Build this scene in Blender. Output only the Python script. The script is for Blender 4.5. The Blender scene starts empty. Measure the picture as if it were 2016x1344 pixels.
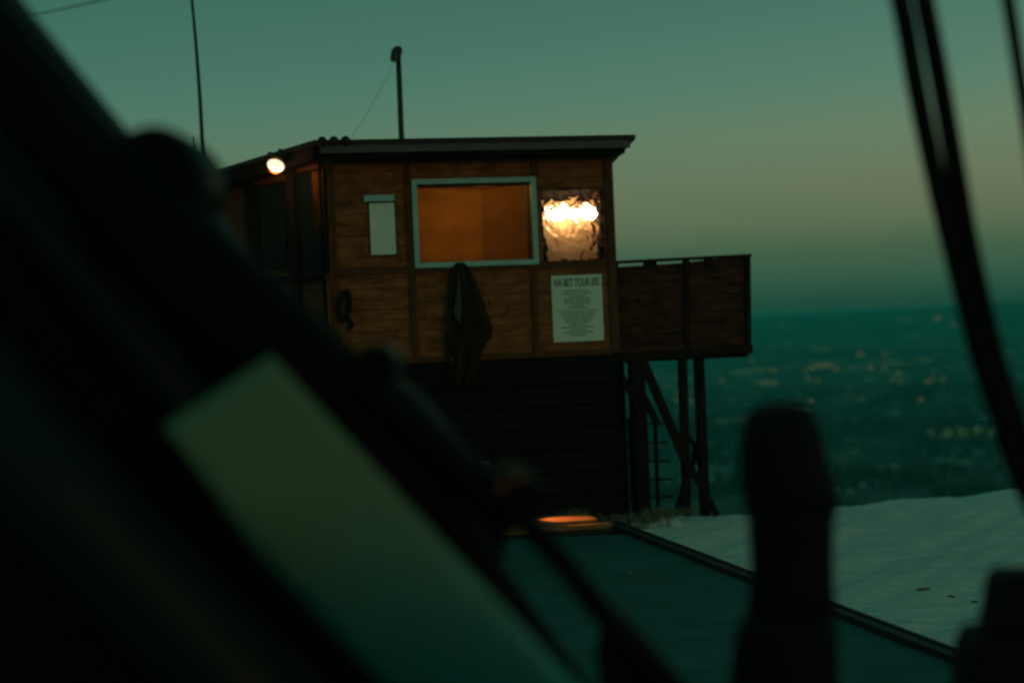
import bpy, bmesh, math, random
from mathutils import Vector, Matrix, noise
random.seed(7)
R = math.radians
scene = bpy.context.scene
COL = scene.collection

# ------------------------------------------------------------------ camera
FPX = 2800.0                      # 50 mm on a 36 mm sensor, in photo pixels (2016 wide)
CAM = Vector((0.0, 0.0, 2.42))
ROLL, PITCH = R(2.4), R(0.655)
fwd = Vector((0, math.cos(PITCH), -math.sin(PITCH)))
r0, u0 = Vector((1, 0, 0)), Vector((0, math.sin(PITCH), math.cos(PITCH)))
cr = r0 * math.cos(ROLL) - u0 * math.sin(ROLL)
cu = u0 * math.cos(ROLL) + r0 * math.sin(ROLL)
cam_d = bpy.data.cameras.new('camera'); cam = bpy.data.objects.new('camera', cam_d); COL.objects.link(cam)
cam.matrix_world = Matrix(((cr.x, cu.x, -fwd.x, CAM.x), (cr.y, cu.y, -fwd.y, CAM.y), (cr.z, cu.z, -fwd.z, CAM.z), (0, 0, 0, 1)))
cam_d.lens = 50; cam_d.sensor_width = 36; cam_d.clip_start = 0.05; cam_d.clip_end = 30000
cam_d.dof.use_dof = True; cam_d.dof.focus_distance = 11.4; cam_d.dof.aperture_fstop = 0.80
cam_d.dof.aperture_blades = 0
scene.camera = cam

# ------------------------------------------------------------------ sky
SUN_EL, SUN_AZ = R(9), R(215)     # low afterglow, behind and to the right of the camera
w = bpy.data.worlds.new('World'); scene.world = w; w.use_nodes = True
nt = w.node_tree; nt.nodes.clear()
out = nt.nodes.new('ShaderNodeOutputWorld'); bg = nt.nodes.new('ShaderNodeBackground')
sky = nt.nodes.new('ShaderNodeTexSky'); sky.sky_type = 'NISHITA'; sky.sun_disc = False
sky.sun_elevation = R(2); sky.sun_rotation = SUN_AZ; sky.altitude = 2000
tc = nt.nodes.new('ShaderNodeTexCoord'); sep = nt.nodes.new('ShaderNodeSeparateXYZ')
nt.links.new(tc.outputs['Generated'], sep.inputs[0])
ramp = nt.nodes.new('ShaderNodeValToRGB'); nt.links.new(sep.outputs['Z'], ramp.inputs[0])
def lin(c):
    return tuple((x / 255 / 12.92) if x / 255 <= 0.04045 else ((x / 255 + 0.055) / 1.055) ** 2.4 for x in c) + (1.0,)
stops = [(0.0, (9, 66, 54)), (0.008, (16, 71, 58)), (0.022, (38, 83, 66)), (0.044, (62, 94, 71)), (0.062, (88, 106, 80)), (0.09, (100, 116, 89)), (0.122, (98, 124, 98)),
         (0.155, (84, 123, 103)), (0.19, (74, 117, 100)), (0.228, (66, 111, 96)), (0.40, (61, 112, 95)), (1.0, (50, 103, 88))]
el = ramp.color_ramp.elements
el[0].position, el[0].color = 0.0, lin(stops[0][1])
el[1].position, el[1].color = 1.0, lin(stops[-1][1])
for p, c in stops[1:-1]:
    e = el.new(p); e.color = lin(c)
# a little of the physical sky on top: warmer towards the glow
mulc = nt.nodes.new('ShaderNodeMixRGB'); mulc.blend_type = 'MULTIPLY'; mulc.inputs[0].default_value = 1.0
mulc.inputs[2].default_value = (0.02, 0.02, 0.02, 1)
nt.links.new(sky.outputs[0], mulc.inputs[1])
# left of the frame the sky is cooler and a little darker than right
tint = nt.nodes.new('ShaderNodeValToRGB'); mr = nt.nodes.new('ShaderNodeMapRange')
mr.inputs['From Min'].default_value = -0.36; mr.inputs['From Max'].default_value = 0.36
nt.links.new(sep.outputs['X'], mr.inputs['Value']); nt.links.new(mr.outputs[0], tint.inputs[0])
tint.color_ramp.elements[0].color = (0.76, 0.90, 0.93, 1); tint.color_ramp.elements[1].color = (1.08, 1.02, 1.0, 1)
tm = nt.nodes.new('ShaderNodeMixRGB'); tm.blend_type = 'MULTIPLY'; tm.inputs[0].default_value = 1
nt.links.new(ramp.outputs[0], tm.inputs[1]); nt.links.new(tint.outputs[0], tm.inputs[2])
addc = nt.nodes.new('ShaderNodeMixRGB'); addc.blend_type = 'ADD'; addc.inputs[0].default_value = 0.0
nt.links.new(tm.outputs[0], addc.inputs[1]); nt.links.new(mulc.outputs[0], addc.inputs[2])
addc.inputs[0].default_value = 0.15
nt.links.new(addc.outputs[0], bg.inputs['Color']); bg.inputs['Strength'].default_value = 1.0
nt.links.new(bg.outputs[0], out.inputs['Surface'])

# ------------------------------------------------------------------ sun: the last warm afterglow
sd = bpy.data.lights.new('sun', 'SUN'); so = bpy.data.objects.new('sun', sd); COL.objects.link(so)
sd.energy = 0.14; sd.angle = R(18); sd.color = (1.0, 0.40, 0.12)
az = R(35)                                          # from behind the camera, to the right
sdir = Vector((math.sin(az) * math.cos(SUN_EL), -math.cos(az) * math.cos(SUN_EL), math.sin(SUN_EL)))
so.rotation_euler = sdir.to_track_quat('Z', 'Y').to_euler(); so.location = (20, -30, 12)

vs = scene.view_settings
vs.view_transform = 'Standard'; vs.look = 'None'; vs.exposure = 0.0; vs.gamma = 1.0; vs.use_curve_mapping = False
scene.render.engine = 'CYCLES'
cy = scene.cycles
cy.use_denoising = True
cy.max_bounces = 8; cy.volume_bounces = 1; cy.transparent_max_bounces = 12
cy.caustics_reflective = False; cy.caustics_refractive = False
cy.sample_clamp_indirect = 4.0

# ------------------------------------------------------------------ helpers
def ray(px, py):
    return fwd + cr * ((px - 1008) / FPX) - cu * ((py - 672) / FPX)
def P(px, py, Y):
    d = ray(px, py); return CAM + d * ((Y - CAM.y) / d.y)
def onplane(px, py, O, N):
    d = ray(px, py); return CAM + d * ((O - CAM).dot(N) / d.dot(N))
def onz(px, py, z):
    d = ray(px, py); return CAM + d * ((z - CAM.z) / d.z)
Z = Vector((0, 0, 1))

def hexa(bm, c):
    v = [bm.verts.new(p) for p in c]
    for f in ((3, 2, 1, 0), (4, 5, 6, 7), (0, 1, 5, 4), (1, 2, 6, 5), (2, 3, 7, 6), (3, 0, 4, 7)):
        bm.faces.new([v[i] for i in f])
    return v
def prism(bm, bottom, top):
    b = [bm.verts.new(p) for p in bottom]; t = [bm.verts.new(p) for p in top]; n = len(b)
    bm.faces.new(b[::-1]); bm.faces.new(t)
    for i in range(n):
        bm.faces.new((b[i], b[(i + 1) % n], t[(i + 1) % n], t[i]))
def beam(bm, a, b, w, h, up=Z, w2=None, h2=None):
    d = (b - a).normalized(); s = d.cross(up)
    s = s.normalized() if s.length > 1e-6 else Vector((1, 0, 0)); u = s.cross(d).normalized()
    w2 = w2 or w; h2 = h2 or h
    c = []
    for p, ww, hh in ((a, w, h), (b, w2, h2)):
        for sx, sy in ((-1, -1), (1, -1), (1, 1), (-1, 1)):
            c.append(p + s * (sx * ww / 2) + u * (sy * hh / 2))
    hexa(bm, c)
def tube(bm, pts, rad, n=12, cap=True):
    rads = rad if isinstance(rad, (list, tuple)) else [rad] * len(pts)
    rings = []; ref = None
    for i, p in enumerate(pts):
        d = (pts[min(i + 1, len(pts) - 1)] - pts[max(i - 1, 0)]).normalized()
        if ref is None:
            ref = d.cross(Vector((0.3, 0.9, 0.2))).normalized()
        ref = (ref - d * ref.dot(d)).normalized(); s = d.cross(ref)
        rings.append([bm.verts.new(p + (ref * math.cos(2 * math.pi * k / n) + s * math.sin(2 * math.pi * k / n)) * rads[i]) for k in range(n)])
    for a, b in zip(rings, rings[1:]):
        for k in range(n):
            bm.faces.new((a[k], a[(k + 1) % n], b[(k + 1) % n], b[k]))
    if cap:
        bm.faces.new(rings[0][::-1]); bm.faces.new(rings[-1])
def smooth_path(pts, m=6):
    o = []
    for i in range(len(pts) - 1):
        p0, p1, p2, p3 = pts[max(i - 1, 0)], pts[i], pts[i + 1], pts[min(i + 2, len(pts) - 1)]
        for k in range(m):
            t = k / m
            o.append(0.5 * ((2 * p1) + (p2 - p0) * t + (2 * p0 - 5 * p1 + 4 * p2 - p3) * t * t + (3 * p1 - p0 - 3 * p2 + p3) * t ** 3))
    return o + [pts[-1]]
def link(name, bm, mat, parent=None, smooth=False, bevel=0.0, seg=2, origin=None):
    bmesh.ops.recalc_face_normals(bm, faces=bm.faces[:])
    if bevel:
        bmesh.ops.bevel(bm, geom=[e for e in bm.edges if len(e.link_faces) == 2 and e.calc_face_angle(0) > 0.5], offset=bevel, segments=seg, affect='EDGES', profile=0.6)
    if parent is not None:
        off = root_loc(parent)
    elif origin is not None:
        off = Vector(origin)
    else:
        xs = [v.co for v in bm.verts]
        off = Vector(((min(c.x for c in xs) + max(c.x for c in xs)) / 2, (min(c.y for c in xs) + max(c.y for c in xs)) / 2, min(c.z for c in xs)))
    for v in bm.verts: v.co -= off
    me = bpy.data.meshes.new(name); bm.to_mesh(me); bm.free()
    me.materials.append(mat)
    if smooth:
        for p in me.polygons: p.use_smooth = True
    o = bpy.data.objects.new(name, me); COL.objects.link(o)
    if parent is not None: o.parent = parent
    else: o.location = off
    return o
def root_loc(o):
    l = o.location.copy()
    while o.parent is not None:
        o = o.parent; l = l + o.location
    return l
def tag(o, label=None, cat=None, group=None, kind=None):
    if label: o['label'] = label
    if cat: o['category'] = cat
    if group: o['group'] = group
    if kind: o['kind'] = kind
    return o
def thing(name, loc, label, cat, group=None):
    o = bpy.data.objects.new(name, None); COL.objects.link(o); o.location = loc; o.empty_display_size = 0.2
    return tag(o, label, cat, group)
def B(): return bmesh.new()

# ------------------------------------------------------------------ materials
def mat(name, col, rough=0.7, spec=0.3, metal=0.0, noise_amt=0.0, scale=8.0, stretch=(1, 1, 1), rotz=0.0, bump=0.0, col2=None, detail=6, emit=None, estr=0.0, blotch=0.0):
    m = bpy.data.materials.new(name); m.use_nodes = True
    n = m.node_tree; b = n.nodes['Principled BSDF']
    b.inputs['Base Color'].default_value = (*col, 1); b.inputs['Roughness'].default_value = rough
    b.inputs['Specular IOR Level'].default_value = spec; b.inputs['Metallic'].default_value = metal
    if emit:
        b.inputs['Emission Color'].default_value = (*emit, 1); b.inputs['Emission Strength'].default_value = estr
    if noise_amt or bump:
        t = n.nodes.new('ShaderNodeTexCoord'); mp = n.nodes.new('ShaderNodeMapping')
        mp.inputs['Scale'].default_value = stretch; mp.inputs['Rotation'].default_value = (0, 0, rotz)
        n.links.new(t.outputs['Object'], mp.inputs[0])
        nz = n.nodes.new('ShaderNodeTexNoise'); nz.inputs['Scale'].default_value = scale; nz.inputs['Detail'].default_value = detail
        nz.inputs['Roughness'].default_value = 0.65
        n.links.new(mp.outputs[0], nz.inputs['Vector'])
        if noise_amt:
            rp = n.nodes.new('ShaderNodeValToRGB'); c2 = col2 or tuple(c * (1 - noise_amt) for c in col)
            rp.color_ramp.elements[0].position = 0.32; rp.color_ramp.elements[1].position = 0.68
            rp.color_ramp.elements[0].color = (*c2, 1); rp.color_ramp.elements[1].color = (*col, 1)
            n.links.new(nz.outputs['Fac'], rp.inputs[0]); n.links.new(rp.outputs[0], b.inputs['Base Color'])
            if blotch:
                mp2 = n.nodes.new('ShaderNodeMapping'); mp2.inputs['Scale'].default_value = (1, 1, 1.9); mp2.inputs['Location'].default_value = (3.1, 1.7, 0.4)
                n.links.new(t.outputs['Object'], mp2.inputs[0])
                nb_ = n.nodes.new('ShaderNodeTexNoise'); nb_.inputs['Scale'].default_value = 4.2; nb_.inputs['Detail'].default_value = 5; nb_.inputs['Roughness'].default_value = 0.7
                n.links.new(mp2.outputs[0], nb_.inputs['Vector'])
                r2 = n.nodes.new('ShaderNodeValToRGB'); r2.color_ramp.elements[0].position = 0.36; r2.color_ramp.elements[1].position = 0.60
                r2.color_ramp.elements[0].color = (1 - blotch,) * 3 + (1,); r2.color_ramp.elements[1].color = (1.25, 1.25, 1.25, 1)
                n.links.new(nb_.outputs['Fac'], r2.inputs[0])
                mx = n.nodes.new('ShaderNodeMixRGB'); mx.blend_type = 'MULTIPLY'; mx.inputs[0].default_value = 1
                n.links.new(rp.outputs[0], mx.inputs[1]); n.links.new(r2.outputs[0], mx.inputs[2]); n.links.new(mx.outputs[0], b.inputs['Base Color'])
        if bump:
            bp = n.nodes.new('ShaderNodeBump'); bp.inputs['Strength'].default_value = bump; bp.inputs['Distance'].default_value = 0.02
            n.links.new(nz.outputs['Fac'], bp.inputs['Height']); n.links.new(bp.outputs[0], b.inputs['Normal'])
    return m
A1 = R(10.6)
M = {}
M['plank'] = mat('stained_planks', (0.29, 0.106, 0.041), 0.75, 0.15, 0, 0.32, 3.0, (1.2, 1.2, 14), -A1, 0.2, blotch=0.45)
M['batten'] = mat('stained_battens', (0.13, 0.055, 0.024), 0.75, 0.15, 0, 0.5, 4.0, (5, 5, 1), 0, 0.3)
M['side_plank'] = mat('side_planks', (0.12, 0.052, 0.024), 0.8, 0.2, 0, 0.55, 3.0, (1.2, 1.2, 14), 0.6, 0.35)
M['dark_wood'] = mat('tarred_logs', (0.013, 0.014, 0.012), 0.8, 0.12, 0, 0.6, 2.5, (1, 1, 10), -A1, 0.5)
M['stilt_wood'] = mat('weathered_stilts', (0.022, 0.016, 0.012), 0.85, 0.2, 0, 0.5, 5, (4, 4, 1), 0, 0.4)
M['deck_panel'] = mat('balcony_boards', (0.10, 0.034, 0.017), 0.8, 0.2, 0, 0.75, 3.2, (2, 2, 7), -A1, 0.4, (0.022, 0.016, 0.012), blotch=0.6)
M['roofing'] = mat('roof_sheet', (0.018, 0.018, 0.018), 0.6, 0.3, 0, 0.4, 6)
M['fascia'] = mat('pale_fascia', (0.10, 0.11, 0.10), 0.6, 0.3, 0, 0.35, 5, (1, 1, 4))
M['frame'] = mat('painted_frame', (0.34, 0.64, 0.60), 0.5, 0.3, 0, 0.2, 9)
M['paper'] = mat('paper', (0.72, 0.86, 0.76), 0.85, 0.1, 0, 0.12, 14)
M['panel'] = mat('pale_panel', (0.72, 0.86, 0.76), 0.5, 0.3, 0, 0.12, 9)
M['ink'] = mat('ink', (0.16, 0.20, 0.18), 0.8, 0.1)
M['cloth'] = mat('dark_cloth', (0.080, 0.062, 0.042), 0.95, 0.05, 0, 0.5, 12, (1, 1, 1), 0, 0.3)
M['lining'] = mat('grey_lining', (0.13, 0.17, 0.13), 0.9, 0.05, 0, 0.3, 25)
M['rope'] = mat('dark_rope', (0.016, 0.018, 0.016), 0.9, 0.1)
M['steel'] = mat('dark_steel', (0.03, 0.035, 0.032), 0.5, 0.4, 0, 0.3, 10)
M['pale_metal'] = mat('pale_metal', (0.35, 0.38, 0.34), 0.5, 0.4)
M['black'] = mat('black_paint', (0.003, 0.005, 0.005), 0.5, 0.07, 0, 0.3, 6, (1, 1, 1), 0, 0.05)
M['gloss'] = mat('gloss_black', (0.005, 0.012, 0.011), 0.5, 0.20)
M['rubber'] = mat('black_rubber', (0.005, 0.006, 0.006), 0.7, 0.15, 0, 0.3, 9)
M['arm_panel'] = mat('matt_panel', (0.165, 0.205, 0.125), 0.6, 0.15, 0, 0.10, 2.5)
_m = M['arm_panel']; _n = _m.node_tree; _b = _n.nodes['Principled BSDF']     # reflected light's olive-to-teal fade put into the panel colour, broken up by noise
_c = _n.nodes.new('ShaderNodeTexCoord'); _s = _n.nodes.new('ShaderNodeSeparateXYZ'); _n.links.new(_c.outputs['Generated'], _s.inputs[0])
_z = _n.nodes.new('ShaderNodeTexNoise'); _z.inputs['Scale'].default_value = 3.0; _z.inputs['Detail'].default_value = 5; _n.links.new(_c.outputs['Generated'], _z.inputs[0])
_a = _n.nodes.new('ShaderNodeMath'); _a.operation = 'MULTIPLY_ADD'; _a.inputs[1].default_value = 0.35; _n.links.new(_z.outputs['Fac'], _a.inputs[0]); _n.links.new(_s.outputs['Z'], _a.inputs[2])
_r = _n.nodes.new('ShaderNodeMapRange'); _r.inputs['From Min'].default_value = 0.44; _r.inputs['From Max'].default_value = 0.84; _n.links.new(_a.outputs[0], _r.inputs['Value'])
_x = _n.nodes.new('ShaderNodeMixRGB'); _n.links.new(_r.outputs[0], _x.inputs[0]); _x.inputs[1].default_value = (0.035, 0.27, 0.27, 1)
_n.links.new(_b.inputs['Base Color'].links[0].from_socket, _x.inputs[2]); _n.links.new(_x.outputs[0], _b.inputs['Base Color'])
M['brass'] = mat('brass_bolt', (0.30, 0.10, 0.05), 0.6, 0.1)
M['step'] = mat('step_boards', (0.42, 0.20, 0.085), 0.8, 0.2, 0, 0.5, 6, (1, 8, 8), 0, 0.4)
M['kerb'] = mat('kerb_timber', (0.030, 0.030, 0.028), 0.7, 0.25, 0, 0.5, 5, (1, 1, 1), 0, 0.3)
M['rock'] = mat('clod', (0.22, 0.20, 0.15), 0.9, 0.1, 0, 0.5, 20)
M['grass'] = mat('dry_grass', (0.17, 0.19, 0.12), 0.9, 0.1, 0, 0.4, 7)
M['room'] = mat('room_boards', (0.58, 0.24, 0.038), 0.8, 0.1, 0, 0.45, 1.4, (1, 1, 2), 0, 0.1)
M['room_shaded'] = mat('room_boards_shaded', (0.38, 0.155, 0.026), 0.8, 0.1, 0, 0.4, 1.4, (1, 1, 2), 0, 0.1)  # darker copy of the room boards; weaker light on this wall put into colour
M['curtain'] = mat('orange_curtain', (0.60, 0.20, 0.05), 0.9, 0.1, 0, 0.3, 7)
M['reflector'] = mat('niche_lining', (0.92, 0.68, 0.40), 0.5, 0.4, 0, 0.35, 7)
M['bulb'] = mat('lit_bulb', (1, 1, 1), 0.4, 0.3, emit=(1.0, 0.74, 0.48), estr=1.3)
M['lamp_halo'] = mat('amber_halo', (0.2, 0.08, 0.02), 0.4, 0.3, emit=(1.0, 0.36, 0.08), estr=0.05)
M['tube_light'] = mat('lit_tube', (1, 1, 1), 0.4, 0.3, emit=(1.0, 0.66, 0.34), estr=9.0)
M['room_bulb'] = mat('room_bulb', (1, 1, 1), 0.4, 0.3, emit=(1.0, 0.55, 0.2), estr=6.0)
def glass(name, rough, tint, gloss=0.12):
    m = bpy.data.materials.new(name); m.use_nodes = True; n = m.node_tree; n.nodes.remove(n.nodes['Principled BSDF'])
    o = n.nodes['Material Output']; t = n.nodes.new('ShaderNodeBsdfTransparent'); g = n.nodes.new('ShaderNodeBsdfGlossy'); x = n.nodes.new('ShaderNodeMixShader')
    fr = n.nodes.new('ShaderNodeFresnel'); fr.inputs[0].default_value = 1.18
    t.inputs[0].default_value = (*tint, 1); g.inputs['Roughness'].default_value = rough
    n.links.new(fr.outputs[0], x.inputs[0]); n.links.new(t.outputs[0], x.inputs[1]); n.links.new(g.outputs[0], x.inputs[2]); n.links.new(x.outputs[0], o.inputs[0])
    return m
M['pane'] = glass('window_glass', 0.05, (0.9, 0.92, 0.9))
def rippled():
    m = bpy.data.materials.new('rippled_glass'); m.use_nodes = True; n = m.node_tree; n.nodes.remove(n.nodes['Principled BSDF'])
    o = n.nodes['Material Output']; g = n.nodes.new('ShaderNodeBsdfRefraction'); g.inputs['IOR'].default_value = 1.27; g.inputs['Roughness'].default_value = 0.05
    s = n.nodes.new('ShaderNodeBsdfGlossy'); s.inputs['Roughness'].default_value = 0.12; x = n.nodes.new('ShaderNodeMixShader'); x.inputs[0].default_value = 0.05
    t = n.nodes.new('ShaderNodeTexCoord'); mp = n.nodes.new('ShaderNodeMapping'); mp.inputs['Scale'].default_value = (1, 1, 0.7)
    nz = n.nodes.new('ShaderNodeTexNoise'); nz.inputs['Scale'].default_value = 10; nz.inputs['Detail'].default_value = 1.5; nz.inputs['Distortion'].default_value = 0.6
    bp = n.nodes.new('ShaderNodeBump'); bp.inputs['Strength'].default_value = 1.0; bp.inputs['Distance'].default_value = 0.10
    n.links.new(t.outputs['Object'], mp.inputs[0]); n.links.new(mp.outputs[0], nz.inputs[0]); n.links.new(nz.outputs['Fac'], bp.inputs['Height'])
    n.links.new(bp.outputs[0], g.inputs['Normal']); n.links.new(bp.outputs[0], s.inputs['Normal'])
    n.links.new(g.outputs[0], x.inputs[1]); n.links.new(s.outputs[0], x.inputs[2]); n.links.new(x.outputs[0], o.inputs[0])
    return m
M['rippled'] = rippled()
M['niche_dark'] = mat('darkened_niche', (0.012, 0.009, 0.006), 0.9, 0.03)  # shade put into the colour: keeps niche and opening edges dark beside the tubes
M['dark_glass'] = mat('dark_glass', (0.008, 0.012, 0.011), 0.25, 0.12, 0, 0.5, 3, (1, 1, 1), 0, 0.03)

# snow: fine wind-ripple bump running up and to the right
def snow_mat():
    m = bpy.data.materials.new('snow'); m.use_nodes = True; n = m.node_tree; b = n.nodes['Principled BSDF']
    b.inputs['Roughness'].default_value = 0.85; b.inputs['Specular IOR Level'].default_value = 0.15
    t = n.nodes.new('ShaderNodeTexCoord'); mp = n.nodes.new('ShaderNodeMapping')
    mp.inputs['Rotation'].default_value = (0, 0, R(-58)); mp.inputs['Scale'].default_value = (0.45, 5.0, 1)
    nz = n.nodes.new('ShaderNodeTexNoise'); nz.inputs['Scale'].default_value = 2.0; nz.inputs['Detail'].default_value = 8; nz.inputs['Roughness'].default_value = 0.7
    n.links.new(t.outputs['Object'], mp.inputs[0]); n.links.new(mp.outputs[0], nz.inputs[0])
    rp = n.nodes.new('ShaderNodeValToRGB'); rp.color_ramp.elements[0].position = 0.38; rp.color_ramp.elements[1].position = 0.64
    rp.color_ramp.elements[0].color = (0.66, 0.78, 0.73, 1); rp.color_ramp.elements[1].color = (0.97, 0.97, 0.95, 1)  # ripple crests lighter, troughs darker: their shading put into the colour
    n.links.new(nz.outputs['Fac'], rp.inputs[0]); n.links.new(rp.outputs[0], b.inputs['Base Color'])
    bp = n.nodes.new('ShaderNodeBump'); bp.inputs['Strength'].default_value = 0.9; bp.inputs['Distance'].default_value = 0.16
    nf = n.nodes.new('ShaderNodeTexNoise'); nf.inputs['Scale'].default_value = 9.0; nf.inputs['Detail'].default_value = 6; nf.inputs['Roughness'].default_value = 0.7
    n.links.new(t.outputs['Object'], nf.inputs['Vector'])
    ad = n.nodes.new('ShaderNodeMath'); ad.operation = 'MULTIPLY_ADD'; ad.inputs[1].default_value = 0.7
    n.links.new(nf.outputs['Fac'], ad.inputs[0]); n.links.new(nz.outputs['Fac'], ad.inputs[2])
    n.links.new(ad.outputs[0], bp.inputs['Height']); n.links.new(bp.outputs[0], b.inputs['Normal'])
    return m
M['snow'] = snow_mat()
def path_mat():
    m = mat('path_mat', (0.020, 0.118, 0.120), 0.8, 0.12, 0, 0.4, 1.2, (1, 1.6, 1), -0.2, 0.2)
    return m
M['path'] = path_mat()

# ------------------------------------------------------------------ ground: snow sheet, path, valley
def crest(x):      # where the shoulder begins to drop
    return 16.45 + 0.10 * math.sin(x * 0.9) + 0.02 * x
def snow_z(x, y):
    z = -0.055
    wy = min(max((y - 11.5) / 6.5, 0.0), 1.0); wy = wy * wy * (3 - 2 * wy)
    z += wy * max(-0.075, min(0.050 * (x - 4.55), 0.35))
    if x > 1.0 and y < 18: z -= 0.03 * (1 - wy)
    t = y - crest(x)
    if t > 0:
        z -= 0.0224 * t * t if t < 12 else 0.0224 * 144 + 0.5376 * (t - 12)
    al, ac = x * 0.53 + y * 0.85, -x * 0.85 + y * 0.53
    n1 = noise.noise(Vector((al * 0.32, ac * 2.1, 0.0)))
    n2 = noise.noise(Vector((al * 0.9, ac * 5.2, 3.0))) + 0.5 * noise.noise(Vector((al * 3, ac * 9.0, 7.0)))
    k = 1.0 if y > 3 else 0.3
    z += (0.040 * n1 + 0.026 * n2) * k
    z = max(z, -250)
    return z
bm = B()
xs = [-60, -40, -25, -15, -10, -7, -5, -3.5, -2] + [-1 + 0.06 * i for i in range(200)] + [11.4, 12.5, 14, 17, 22, 30, 42, 60]
ys = [-30, -15, -5, 0, 3] + [5 + 0.06 * i for i in range(286)] + [22.5, 23.5, 25, 28, 33, 40, 60, 100, 180, 260]
grid = [[bm.verts.new((x, y, snow_z(x, y))) for x in xs] for y in ys]
for j in range(len(ys) - 1):
    for i in range(len(xs) - 1):
        bm.faces.new((grid[j][i], grid[j][i + 1], grid[j + 1][i + 1], grid[j + 1][i]))
tag(link('snow_slope', bm, M['snow'], smooth=True, origin=(0, 0, 0)), kind='structure')

K0, K1 = onz(1196, 1034, 0.03), onz(1900, 1311, 0.03)        # right edge of the path
kd = (K1 - K0).normalized()
def kx(y): return K0.x + (y - K0.y) * kd.x / kd.y
bm = B()
py0 = [-8 + 0.5 * i for i in range(50)]; py0 = [y for y in py0 if y < K0.y - 0.6] + [K0.y - 0.6]
nx = 30; gr = []
for y in py0:
    x1 = kx(y); row = []
    for i in range(nx + 1):
        x = -9 + (x1 + 9) * i / nx
        row.append(bm.verts.new((x, y, 0.012 + 0.006 * noise.noise(Vector((x * 1.5, y * 1.5, 9))))))
    gr.append(row)
for a, b in zip(gr, gr[1:]):
    for i in range(nx):
        bm.faces.new((a[i], a[i + 1], b[i + 1], b[i]))
ext = bmesh.ops.extrude_face_region(bm, geom=bm.faces[:])
for v in [g for g in ext['geom'] if isinstance(g, bmesh.types.BMVert)]: v.co.z -= 0.35
tag(link('path', bm, M['path'], smooth=False, origin=(0, 0, 0)), kind='structure')

# valley sheet
VD = -165.0
def valley_z(x, y):
    d = math.hypot(x, y)
    z = VD + 26 * noise.fractal(Vector((x / 900, y / 900, 1.7)), 0.9, 2.1, 4)
    if d > 4200:
        t = min((d - 4200) / 5200, 1.0); t = t * t * (3 - 2 * t)
        z += t * (118 + 34 * noise.noise(Vector((x / 2600, y / 4000, 5))))
    if y > 3000:                                   # a low ridge rising towards the right
        g = max(0.0, x / y - 0.12) / 0.22
        z += 62 * min(g, 1.6) * math.exp(-((d - 8200) / 2200) ** 2) + 34 * max(0.0, noise.noise(Vector((x / 700, y / 1500, 8)))) * min((y - 3000) / 2000, 1)
    if y < 700:
        z -= (700 - y) * 0.02
    return z
bm = B()
vy = [120 * (1.045 ** i) for i in range(112)]
rows = []
for y in vy:
    row = []
    for i in range(91):
        x = (i / 90 - 0.5) * 2 * (0.75 * y + 500)
        row.append(bm.verts.new((x, y, valley_z(x, y))))
    rows.append(row)
for a, b in zip(rows, rows[1:]):
    for i in range(90):
        bm.faces.new((a[i], a[i + 1], b[i + 1], b[i]))
def valley_mat():
    m = bpy.data.materials.new('valley_floor'); m.use_nodes = True; n = m.node_tree; b = n.nodes['Principled BSDF']
    b.inputs['Roughness'].default_value = 0.95; b.inputs['Specular IOR Level'].default_value = 0.05
    t = n.nodes.new('ShaderNodeTexCoord')
    def nzz(sc, d, off=0.0, st=(1, 1, 1)):
        mp = n.nodes.new('ShaderNodeMapping'); mp.inputs['Location'].default_value = (off, off * 0.7, 0); mp.inputs['Scale'].default_value = st
        z = n.nodes.new('ShaderNodeTexNoise'); z.inputs['Scale'].default_value = sc; z.inputs['Detail'].default_value = d; z.inputs['Roughness'].default_value = 0.6
        n.links.new(t.outputs['Object'], mp.inputs[0]); n.links.new(mp.outputs[0], z.inputs[0]); return z
    def thr(z, lo, hi):
        r = n.nodes.new('ShaderNodeMapRange'); r.inputs['From Min'].default_value = lo; r.inputs['From Max'].default_value = hi
        n.links.new(z.outputs['Fac'], r.inputs['Value']); return r
    base = n.nodes.new('ShaderNodeMixRGB'); base.inputs[1].default_value = (0.006, 0.010, 0.009, 1); base.inputs[2].default_value = (0.10, 0.125, 0.12, 1)
    n.links.new(thr(nzz(0.009, 8, 0, (1, 0.6, 1)), 0.42, 0.68).outputs[0], base.inputs[0])
    snowp = n.nodes.new('ShaderNodeMixRGB'); snowp.inputs[2].default_value = (0.55, 0.62, 0.6, 1)
    n.links.new(base.outputs[0], snowp.inputs[1]); n.links.new(thr(nzz(0.022, 3, 300), 0.635, 0.665).outputs[0], snowp.inputs[0])
    field = n.nodes.new('ShaderNodeMixRGB'); field.inputs[2].default_value = (0.75, 0.42, 0.20, 1)
    n.links.new(snowp.outputs[0], field.inputs[1]); n.links.new(thr(nzz(0.005, 3, 911, (1, 0.45, 1)), 0.63, 0.66).outputs[0], field.inputs[0])
    n.links.new(field.outputs[0], b.inputs['Base Color'])
    return m
tag(link('valley', bm, valley_mat(), smooth=True, origin=(0, 0, 0)), kind='structure')

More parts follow.
